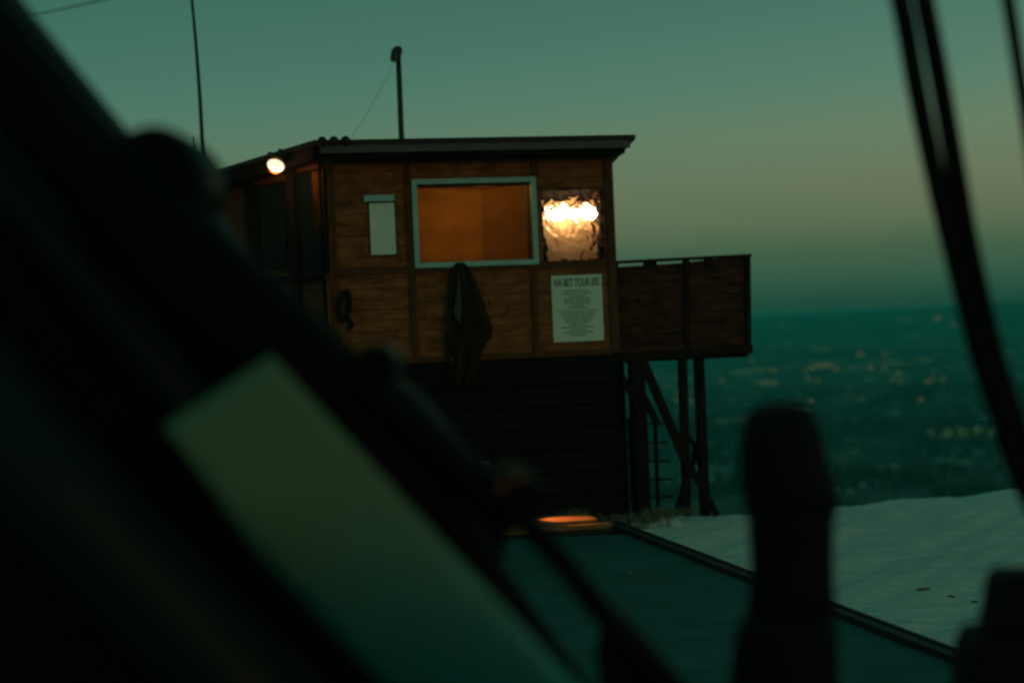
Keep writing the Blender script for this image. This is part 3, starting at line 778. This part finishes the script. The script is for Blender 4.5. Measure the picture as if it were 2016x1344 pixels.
tag(link('antenna', bm, M['steel'], smooth=True), 'short stub antenna left of the tall whip antenna', 'antenna')
bm = B(); c0_, c1_ = P(-700, 148, 34), P(1000, -212, 30)
tube(bm, [c0_.lerp(c1_, i / 20) - Z * 0.5 * math.sin(math.pi * i / 20) for i in range(21)], 0.016, 6)
tag(link('overhead_cable', bm, M['steel']), 'thin cable crossing the sky in the top left corner', 'cable')

# ------------------------------------------------------------------ balcony on stilts
OD = FR(uR, 0, -0.9)
DF = Frame(OD, U, N)
balc = thing('balcony', OD + U * 0.9, 'dark boarded balcony on stilts at the right side of the hut', 'balcony')
def dq(pts, v0, v1, bm):
    f = [DF.px(*p) for p in pts]
    prism(bm, [DF(a, b, v1) for a, b in f], [DF(a, b, v0) for a, b in f])
bm = B()
def dlerp(xa, xb, ya0, yb0, ya1, yb1, n):
    for i in range(n):
        t0, t1 = i / n, (i + 0.94) / n
        y00, y01 = ya0 + (ya1 - ya0) * t0, yb0 + (yb1 - yb0) * t0
        y10, y11 = ya0 + (ya1 - ya0) * t1, yb0 + (yb1 - yb0) * t1
        j = random.uniform(0, 0.012)
        dq([(xa, y00), (xb, y01), (xb, y11), (xa, y10)], -0.03, 0.0 + j, bm)
dlerp(1206, 1350, 526, 517, 698, 688, 10)
dlerp(1352, 1470, 516, 504, 688, 680, 10)
dq([(1206, 528), (1470, 508), (1470, 681), (1206, 699)], -0.05, -0.032, bm)
link('board_panel', bm, M['deck_panel'], balc)
bm = B()
dq([(1204, 514), (1477, 500), (1477, 506), (1204, 520)], -0.06, 0.06, bm)
rail = link('handrail', bm, M['stilt_wood'], balc)
for xs_ in ((1206, 1216), (1268, 1292), (1345, 1356), (1388, 1402), (1465, 1476)):
    bm = B(); xa, xb = xs_; ya = 514 + (xa - 1204) * (-14 / 273) + 4
    lowy = 700 if xs_[0] in (1345, 1465, 1206) else 530
    dq([(xa, ya), (xb, ya - 0.5), (xb + (2 if lowy > 600 else 0), lowy - 4), (xa + (2 if lowy > 600 else 0), lowy - 3)], -0.05, 0.035, bm)
    link('baluster', bm, M['stilt_wood'], balc)
bm = B()
dq([(1204, 698), (1479, 679), (1480, 693), (1204, 713)], -0.08, 0.05, bm)
link('edge_beam', bm, M['stilt_wood'], balc)
bm = B()
zd = DF.px(1340, 700)[1]
ue = DF.px(1476, 600)[0]
DF.box(bm, 0.0, ue - 0.02, zd - 0.06, zd - 0.01, -1.3, -0.081)
link('deck_floor', bm, M['stilt_wood'], balc)
bm = B(); DF.box(bm, ue - 0.06, ue - 0.02, zd, zd + 1.15, -1.3, -0.09); DF.box(bm, 0, ue - 0.07, zd, zd + 1.15, -1.34, -1.301)
link('rear_rail', bm, M['deck_panel'], balc)
def dpt(x, y, v=-0.02):
    u, z = DF.px(x, y, v); return DF(u, z, v)
def stilt(name, a, b, wpx, v=-0.02, dp=0.13):
    bm = B(); pa, pb = dpt(*a, v), dpt(*b, v); wd = wpx * (pa.y / FPX)
    beam(bm, pa, pb, wd, dp, up=N); link(name, bm, M['stilt_wood'], balc, bevel=0.006)
stilt('stilt', (1251, 706), (1266, 1016), 27, -0.02, 0.22)
stilt('stilt', (1343, 700), (1352, 1014), 15, -0.02, 0.12); stilt('stilt', (1375, 698), (1388, 1014), 17, -0.25, 0.14)
stilt('brace', (1266, 712), (1362, 935), 17, 0.06, 0.08)
stilt('brace', (1222, 735), (1262, 812), 12, 0.10, 0.05); stilt('brace', (1266, 778), (1296, 838), 14, 0.10, 0.06)
stilt('brace', (1384, 845), (1330, 1014), 12, -0.34, 0.07); stilt('brace', (1352, 905), (1412, 1014), 12, 0.05, 0.07)
stilt('brace', (1340, 830), (1368, 880), 8, -0.10, 0.05)

lad = thing('ladder', dpt(1272, 1014, -0.45), 'thin dark ladder leaning behind the stilts beside the log base', 'ladder')
for x in ((1238, 1247), (1289, 1296)):
    bm = B(); beam(bm, dpt(x[0], 822, -0.45), dpt(x[1], 1014, -0.45), 0.045, 0.04, up=N); link('rail', bm, M['stilt_wood'], lad)
for y in (834, 871, 908, 944, 978):
    bm = B(); beam(bm, dpt(1230, y + 2, -0.43), dpt(1311 + (y - 834) * 0.1, y - 1, -0.43), 0.024, 0.02, up=N); link('rung', bm, M['stilt_wood'], lad)

# ------------------------------------------------------------------ step, kerb, clods, grass
SO = Vector((K0.x, K0.y, 0))
st = thing('wooden_step', SO + U * -1.6, 'low wooden step lit orange at the foot of the log base', 'step')
def sbox(bm, u0, u1, z0, z1, v0, v1):
    FS.box(bm, u0, u1, z0, z1, v0, v1)
FS = Frame(SO, U, N)
bm = B()
for k in range(3): sbox(bm, -3.2, -0.12, 0.075, 0.115, 0.02 - 0.19 * k - 0.18, 0.02 - 0.19 * k)
sbox(bm, -3.2, -0.14, -0.3, 0.072, -0.52, -0.02)
link('upper_tread', bm, M['step'], st, bevel=0.004)
bm = B()
sbox(bm, -3.0, 0.02, 0.03, 0.072, 0.03, 0.20)
link('lower_tread', bm, M['step'], st, bevel=0.004)
bm = B(); sbox(bm, -3.0, 0.02, -0.3, 0.028, 0.03, 0.19); sbox(bm, -3.0, 0.0, -0.3, 0.02, 0.20, 0.44)
link('riser', bm, M['kerb'], st)

KS, KE = SO + Z * 0.0, SO + kd * (14.5); KE.z = 0
kb = thing('edge_kerb', SO, 'long dark timber edging between the grey path and the snow', 'kerb')
kside = Vector((kd.y, -kd.x, 0)); kside = kside if kside.x > 0 else -kside
off = 0.0
for k in range(5):
    bm = B(); a = SO + kd * (k * 2.95) + kside * 0.05; b = SO + kd * (k * 2.95 + 2.94) + kside * 0.05
    beam(bm, a + Z * -0.03, b + Z * -0.03, 0.10, 0.19); link('timber', bm, M['kerb'], kb, bevel=0.008)
bm = B(); beam(bm, SO + kside * 0.115 + Z * 0.0, SO + kd * 14.7 + kside * 0.115, 0.028, 0.16); link('lip', bm, M['steel'], kb)

for k, (x, y, s, lab) in enumerate(((1820, 1156, 0.07, 'leftmost and longest dark clod on the snow'), (1872, 1167, 0.055, 'middle dark clod on the snow slope'), (1919, 1179, 0.05, 'rightmost dark clod on the snow slope'), (1240, 1127, 0.05, 'single dark clod lying on the grey path'), (1106, 1077, 0.05, 'dark clod on the path close to the wooden step'))):
    p = onz(x, y, -0.06 if k < 3 else 0.01); 
    if k < 3: p.z = snow_z(p.x, p.y)
    bm = B(); bmesh.ops.create_icosphere(bm, subdivisions=2, radius=1)
    for v in bm.verts:
        q = 1 + 0.35 * noise.noise(v.co * 1.5 + Vector((k * 3, 0, 0)))
        v.co = Vector((v.co.x * s * q * (1.0 if k == 0 else 0.7), v.co.y * s * q * 0.6, v.co.z * s * q * 0.28))
    bmesh.ops.translate(bm, verts=bm.verts[:], vec=p)
    tag(link('clod', bm, M['rock'], smooth=True), lab, 'clod', 'dark clods on snow and path')

bm = B()
def tuft(c, n, h, spread):
    for i in range(n):
        a = random.random() * 6.283; r = spread * math.sqrt(random.random())
        p = c + Vector((r * math.cos(a), r * math.sin(a) * 0.6, 0)); p.z = c.z - 0.03
        hh = h * random.uniform(0.4, 1.0); le = Vector((random.gauss(0, 0.45), random.gauss(0, 0.3), 1)).normalized() * hh
        wv = Vector((random.uniform(-1, 1), random.uniform(-0.4, 0.4), 0)).normalized() * 0.006
        q1 = p + le * 0.6; q2 = p + le + Vector((random.gauss(0, 0.05), random.gauss(0, 0.05), -0.03)) 
        v = [bm.verts.new(t_) for t_ in (p - wv, p + wv, q1 + wv * 0.8, q1 - wv * 0.8, q2)]
        bm.faces.new(v[:4]); bm.faces.new((v[3], v[2], v[4]))
for u, v_, n, h, sp in ((-0.22, -0.62, 220, 0.30, 0.2), (-0.75, -0.60, 40, 0.16, 0.1), (0.1, -0.6, 160, 0.20, 0.3), (0.5, -0.7, 150, 0.18, 0.35), (0.85, -0.9, 120, 0.22, 0.25), (-1.0, -0.58, 60, 0.2, 0.12), (-0.1, 0.30, 120, 0.16, 0.16), (-0.35, 0.26, 90, 0.14, 0.16), (1.2, -1.2, 120, 0.15, 0.3), (0.25, -0.2, 90, 0.10, 0.25)):
    c = FS(u, 0, v_); c.z = -0.03; tuft(c, n, h, sp)
tag(link('dry_grass', bm, M['grass']), 'pale dry grass growing along the foot of the hut', 'grass', kind='stuff')
bm = B()
for k in range(26):
    p = onz(random.uniform(1225, 1330), random.uniform(1000, 1018), -0.1); p.y = 18.0 + random.uniform(-0.5, 0.5); p.x = (p.x / 18) * p.y
    s = random.uniform(0.03, 0.09)
    ret = bmesh.ops.create_icosphere(bm, subdivisions=1, radius=1)
    for v in ret['verts']: v.co = Vector((v.co.x * s * 1.4, v.co.y * s, v.co.z * s * 0.8)) * random.uniform(0.85, 1.15) + Vector((p.x, p.y, snow_z(p.x, p.y) + s * 0.3))
tag(link('snow_lumps', bm, M['snow'], smooth=True), 'broken snow lumps heaped between the balcony stilts', 'snow', kind='stuff')

# lamp added unseen behind the machine arm to throw the step's orange streak
su = FS.px(955, 985, -0.45)[0]
sl = thing('added_step_lamp', FS(su, 0.78, -0.5), 'added unseen lamp low on the log base shining along the step', 'lamp')
bm = B(); tube(bm, [FS(su, 0.115, -0.42), FS(su, 0.78, -0.42)], 0.015, 8); link('stem', bm, M['steel'], sl)
bm = B(); tube(bm, [FS(su - 0.06, 0.82, -0.42), FS(su + 0.05, 0.77, -0.42)], [0.03, 0.06], 12); link('hood', bm, M['steel'], sl, smooth=True)
ld = bpy.data.lights.new('lamp_light', 'SPOT'); ld.energy = 150; ld.color = (1.0, 0.36, 0.10); ld.spot_size = R(27); ld.spot_blend = 0.6; ld.shadow_soft_size = 0.02
lo = bpy.data.objects.new('lamp_light', ld); COL.objects.link(lo); lo.parent = sl
src = FS(su + 0.09, 0.75, -0.40); lo.location = src - root_loc(sl)
tgt = FS(-0.50, 0.11, -0.18); lo.rotation_euler = (src - tgt).to_track_quat('Z', 'Y').to_euler()

# ------------------------------------------------------------------ near machine, out of focus
AF = 1.06
arm = thing('machine_arm', P(420, 1900, 3.2), 'huge blurred black machine arm slanting across the left foreground', 'machine arm')
def plate(name, pts, Y, th, m, bevel=0.02, tilt=0.0, parent=arm, seg=3):
    bm = B()
    f = [P(x, y, Y * AF) for x, y in pts]; b = [p + Vector((0, th, 0)) for p in f]
    prism(bm, b, f); return link(name, bm, m, parent, bevel=bevel, seg=seg, smooth=False)
body = plate('arm_body', [(-420, -620), (28, 0), (232, 252), (372, 352), (452, 470), (590, 625), (690, 690), (820, 775), (950, 930), (1010, 1010), (988, 1125), (1140, 1344), (1320, 1560), (1100, 1750), (300, 2200), (-700, 2200), (-700, -400)], 3.4, 0.16, M['black'], 0.03)
def arm_tube(name, pts, Y, rpx, m=None, squash=1.0):
    bm = B(); Y = Y * AF; pp = [P(x, y, Y) for x, y in pts]
    rr = [r * (Y / FPX) for r in rpx] if isinstance(rpx, (list, tuple)) else rpx * Y / FPX
    tube(bm, pp, rr, 20); return link(name, bm, m or M['black'], arm, smooth=True)
arm_tube('boom_tube', [(-400, -480), (-15, 90), (375, 560), (640, 770), (840, 985), (928, 1100), (1108, 1335), (1230, 1480)], 3.15, [80, 80, 84, 80, 60, 48, 36, 36])
arm_tube('boom_tube', [(-330, -60), (-20, 320), (190, 570), (360, 780), (520, 1110), (960, 1600)], 3.3, [60, 60, 58, 50, 50, 50], M['gloss'])
arm_tube('lower_tube', [(-300, 480), (150, 1010), (460, 1330), (700, 1560)], 3.1, [120, 120, 120, 120], M['gloss'])
arm_tube('piston', [(240, 300), (430, 510), (680, 730), (860, 880), (985, 1010)], 3.1, [50, 48, 46, 42, 40])
bm = B(); c = P(292, 346, 3.08 * AF); tube(bm, [c, c + Vector((0, 0.05, 0)), c + Vector((0, 0.3, 0))], [92 * 3.1 * AF / FPX, 104 * 3.1 * AF / FPX, 104 * 3.1 * AF / FPX], 28); link('pivot_cap', bm, M['black'], arm, smooth=False, bevel=0.01)
bm = B(); c = P(738, 722, 3.05 * AF); tube(bm, [c, c + Vector((0, 0.25, 0))], 44 * 3.1 * AF / FPX, 20); link('pivot_pin', bm, M['black'], arm, bevel=0.008)
bm = B(); c = P(1005, 985, 3.05 * AF); tube(bm, [c, c + Vector((0, 0.12, 0))], 62 * 3.1 * AF / FPX, 20); kn = link('knuckle', bm, M['black'], arm, bevel=0.01)
for x, y in ((988, 962), (1020, 946)):
    bm = B(); c = P(x, y, 3.0 * AF); bmesh.ops.create_uvsphere(bm, u_segments=12, v_segments=8, radius=0.012); bmesh.ops.translate(bm, verts=bm.verts[:], vec=c + Vector((0, 0.05, 0))); link('bolt', bm, M['brass'], kn, smooth=True)
# flat panel bolted into the arm
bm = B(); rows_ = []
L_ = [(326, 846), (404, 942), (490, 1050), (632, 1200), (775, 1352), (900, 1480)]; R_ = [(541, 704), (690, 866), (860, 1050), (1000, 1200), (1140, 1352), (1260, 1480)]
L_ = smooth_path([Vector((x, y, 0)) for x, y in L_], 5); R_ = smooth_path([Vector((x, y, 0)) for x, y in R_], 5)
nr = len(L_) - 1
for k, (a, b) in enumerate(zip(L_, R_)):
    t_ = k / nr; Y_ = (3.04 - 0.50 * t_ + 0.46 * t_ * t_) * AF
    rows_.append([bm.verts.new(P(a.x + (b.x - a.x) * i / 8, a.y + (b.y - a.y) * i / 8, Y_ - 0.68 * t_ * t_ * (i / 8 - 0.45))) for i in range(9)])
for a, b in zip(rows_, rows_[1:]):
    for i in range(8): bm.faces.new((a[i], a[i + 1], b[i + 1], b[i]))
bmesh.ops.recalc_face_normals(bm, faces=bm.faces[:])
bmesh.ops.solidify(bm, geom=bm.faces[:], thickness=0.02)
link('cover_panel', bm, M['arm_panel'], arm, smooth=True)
# thin piston rod at the lower right of the arm with its end block
arm_tube('piston_rod', [(1000, 985), (1100, 1098), (1215, 1240), (1300, 1350)], 3.0, [23, 24, 25, 30])
plate('rod_block', [(1195, 1222), (1235, 1215), (1345, 1344), (1460, 1500), (1200, 1500), (1178, 1300)], 3.0, 0.12, M['black'], 0.02)
bm = B(); a = P(200, 1700, 3.4 * AF); prism(bm, [Vector((x, a.y + y, -0.3)) for x, y in ((a.x - 0.5, -0.1), (a.x + 0.7, -0.1), (a.x + 0.7, 0.5), (a.x - 0.5, 0.5))], [Vector((x, a.y + y, a.z + 0.1)) for x, y in ((a.x - 0.5, 0.02), (a.x + 0.5, 0.02), (a.x + 0.5, 0.3), (a.x - 0.5, 0.3))])
link('foot', bm, M['black'], arm, bevel=0.02)

# black rounded post
Yp = 3.6
post = thing('rounded_post', Vector((P(1560, 1344, Yp).x, Yp, 0)), 'thick black round topped post out of focus right of centre', 'post')
pf = [(791, 1520, 1560), (796, 1495, 1585), (808, 1475, 1601), (830, 1461, 1612), (870, 1457, 1622), (920, 1456, 1634), (950, 1457, 1645), (975, 1461, 1650), (1000, 1466, 1648), (1030, 1472, 1641), (1100, 1477, 1640), (1150, 1476, 1642), (1205, 1470, 1645), (1240, 1449, 1648), (1300, 1440, 1650), (1350, 1436, 1652), (1500, 1432, 1654)]
def loft(bm, rows, Y, depth=0.9, n=24):
    rings = []
    for y, xl, xr in rows:
        a, b = P(xl, y, Y), P(xr, y, Y); c = (a + b) / 2; h = (b - a) / 2; r = h.length
        rings.append([bm.verts.new(c + h * math.cos(2 * math.pi * k / n) + Vector((0, 1, 0)) * r * depth * math.sin(2 * math.pi * k / n)) for k in range(n)])
    for a, b in zip(rings, rings[1:]):
        for k in range(n): bm.faces.new((a[k], a[(k + 1) % n], b[(k + 1) % n], b[k]))
    bm.faces.new(rings[0]); bm.faces.new(rings[-1][::-1])
bm = B(); loft(bm, pf[:9], Yp); link('head', bm, M['rubber'], post, smooth=True)
bm = B(); loft(bm, [(1001, 1466.5, 1647.5)] + pf[9:13], Yp); link('shaft', bm, M['rubber'], post, smooth=True)
bm = B(); loft(bm, [(1206, 1469, 1645)] + pf[13:], Yp)
pb = P(1543, 1500, Yp); tube(bm, [pb, Vector((pb.x, Yp, -0.2))], 0.140, 24); link('sleeve', bm, M['rubber'], post, smooth=True)

# bent double rail on the right
Yr = 3.9
railr = thing('bent_rail', Vector((P(2100, 1344, Yr).x, Yr, 0)), 'two close black rails bending together down the right foreground', 'rail')
low = [P(2005, 930, Yr), P(2090, 1120, Yr), P(2140, 1344, Yr), Vector((P(2140, 1344, Yr).x, Yr, -0.2))]
def rtube(name, pts, rpx, parent, last=None):
    bm = B(); pp = smooth_path([P(x, y, Yr) for x, y in pts] + (last or []), 5)
    tube(bm, pp, rpx * Yr / FPX, 14); link(name, bm, M['rubber'], parent, smooth=True)
rtube('rail', [(1716, -230), (1773, 0), (1808, 190), (1846, 370), (1882, 520), (1926, 690), (1962, 800)], 20, railr, low)
rtube('rail', [(1770, -230), (1819, 0), (1852, 170), (1884, 350), (1909, 490), (1948, 660), (1990, 800), (2035, 920), (2120, 1110)], 20, railr)
bm = B()
web = [(1846, 400), (1888, 400), (1905, 500), (1944, 660), (1985, 800), (2020, 905), (2000, 905), (1960, 800), (1923, 680), (1880, 510)]
f = [P(x, y, Yr - 0.012) for x, y in web]; prism(bm, [p + Vector((0, 0.024, 0)) for p in f], f); link('web_plate', bm, M['rubber'], railr)
bm = B(); pp = smooth_path([P(x, y, Yr) for x, y in ((1945, -230), (1985, 0), (2016, 200), (2060, 480), (2120, 800), (2190, 1150), (2210, 1400))] + [Vector((P(2210, 1400, Yr).x, Yr, -0.2))], 5)
tube(bm, pp, 13 * Yr / FPX, 12)
tag(link('thin_rail', bm, M['rubber'], smooth=True), 'single thin black rail at the top right edge', 'rail')

# stepped bracket in the lower right corner
sbk = thing('stepped_bracket', Vector((P(2030, 1344, 3.7).x, 3.7, 0)), 'black stepped bracket in the lower right corner', 'bracket')
def sp(name, pts, th):
    bm = B(); f = [P(x, y, 3.7) for x, y in pts]; prism(bm, [p + Vector((0, th, 0)) for p in f], f); return link(name, bm, M['rubber'], sbk, bevel=0.012, seg=3)
sp('upper_block', [(1974, 1134), (1990, 1128), (2130, 1128), (2130, 1247), (1950, 1247), (1960, 1205), (1966, 1160)], 0.12)
sp('lower_block', [(1932, 1249), (2150, 1249), (2150, 1520), (1902, 1520), (1908, 1330), (1914, 1285)], 0.16)
bm = B(); a = P(2020, 1500, 3.78); beam(bm, Vector((a.x, 3.78, -0.2)), a, 0.14, 0.14, up=Vector((0, 1, 0))); link('leg', bm, M['rubber'], sbk)

# ------------------------------------------------------------------ haze
bm = B()
hexa(bm, [Vector(p) for p in ((-9000, -200, -290), (9000, -200, -290), (9000, 16600, -290), (-9000, 16600, -290), (-9000, -200, 9.0), (9000, -200, 9.0), (9000, 16600, 9.0), (-9000, 16600, 9.0))])
hm = bpy.data.materials.new('haze_air'); hm.use_nodes = True; n = hm.node_tree; n.nodes.remove(n.nodes['Principled BSDF'])
pv = n.nodes.new('ShaderNodeVolumePrincipled'); pv.inputs['Density'].default_value = 0.000112; pv.inputs['Color'].default_value = (0.05, 0.84, 0.84, 1); pv.inputs['Anisotropy'].default_value = 0.0
n.links.new(pv.outputs[0], n.nodes['Material Output'].inputs['Volume'])
tag(link('haze', bm, hm, origin=(0, 0, 0)), 'blue green evening haze filling the valley', 'haze', kind='stuff')
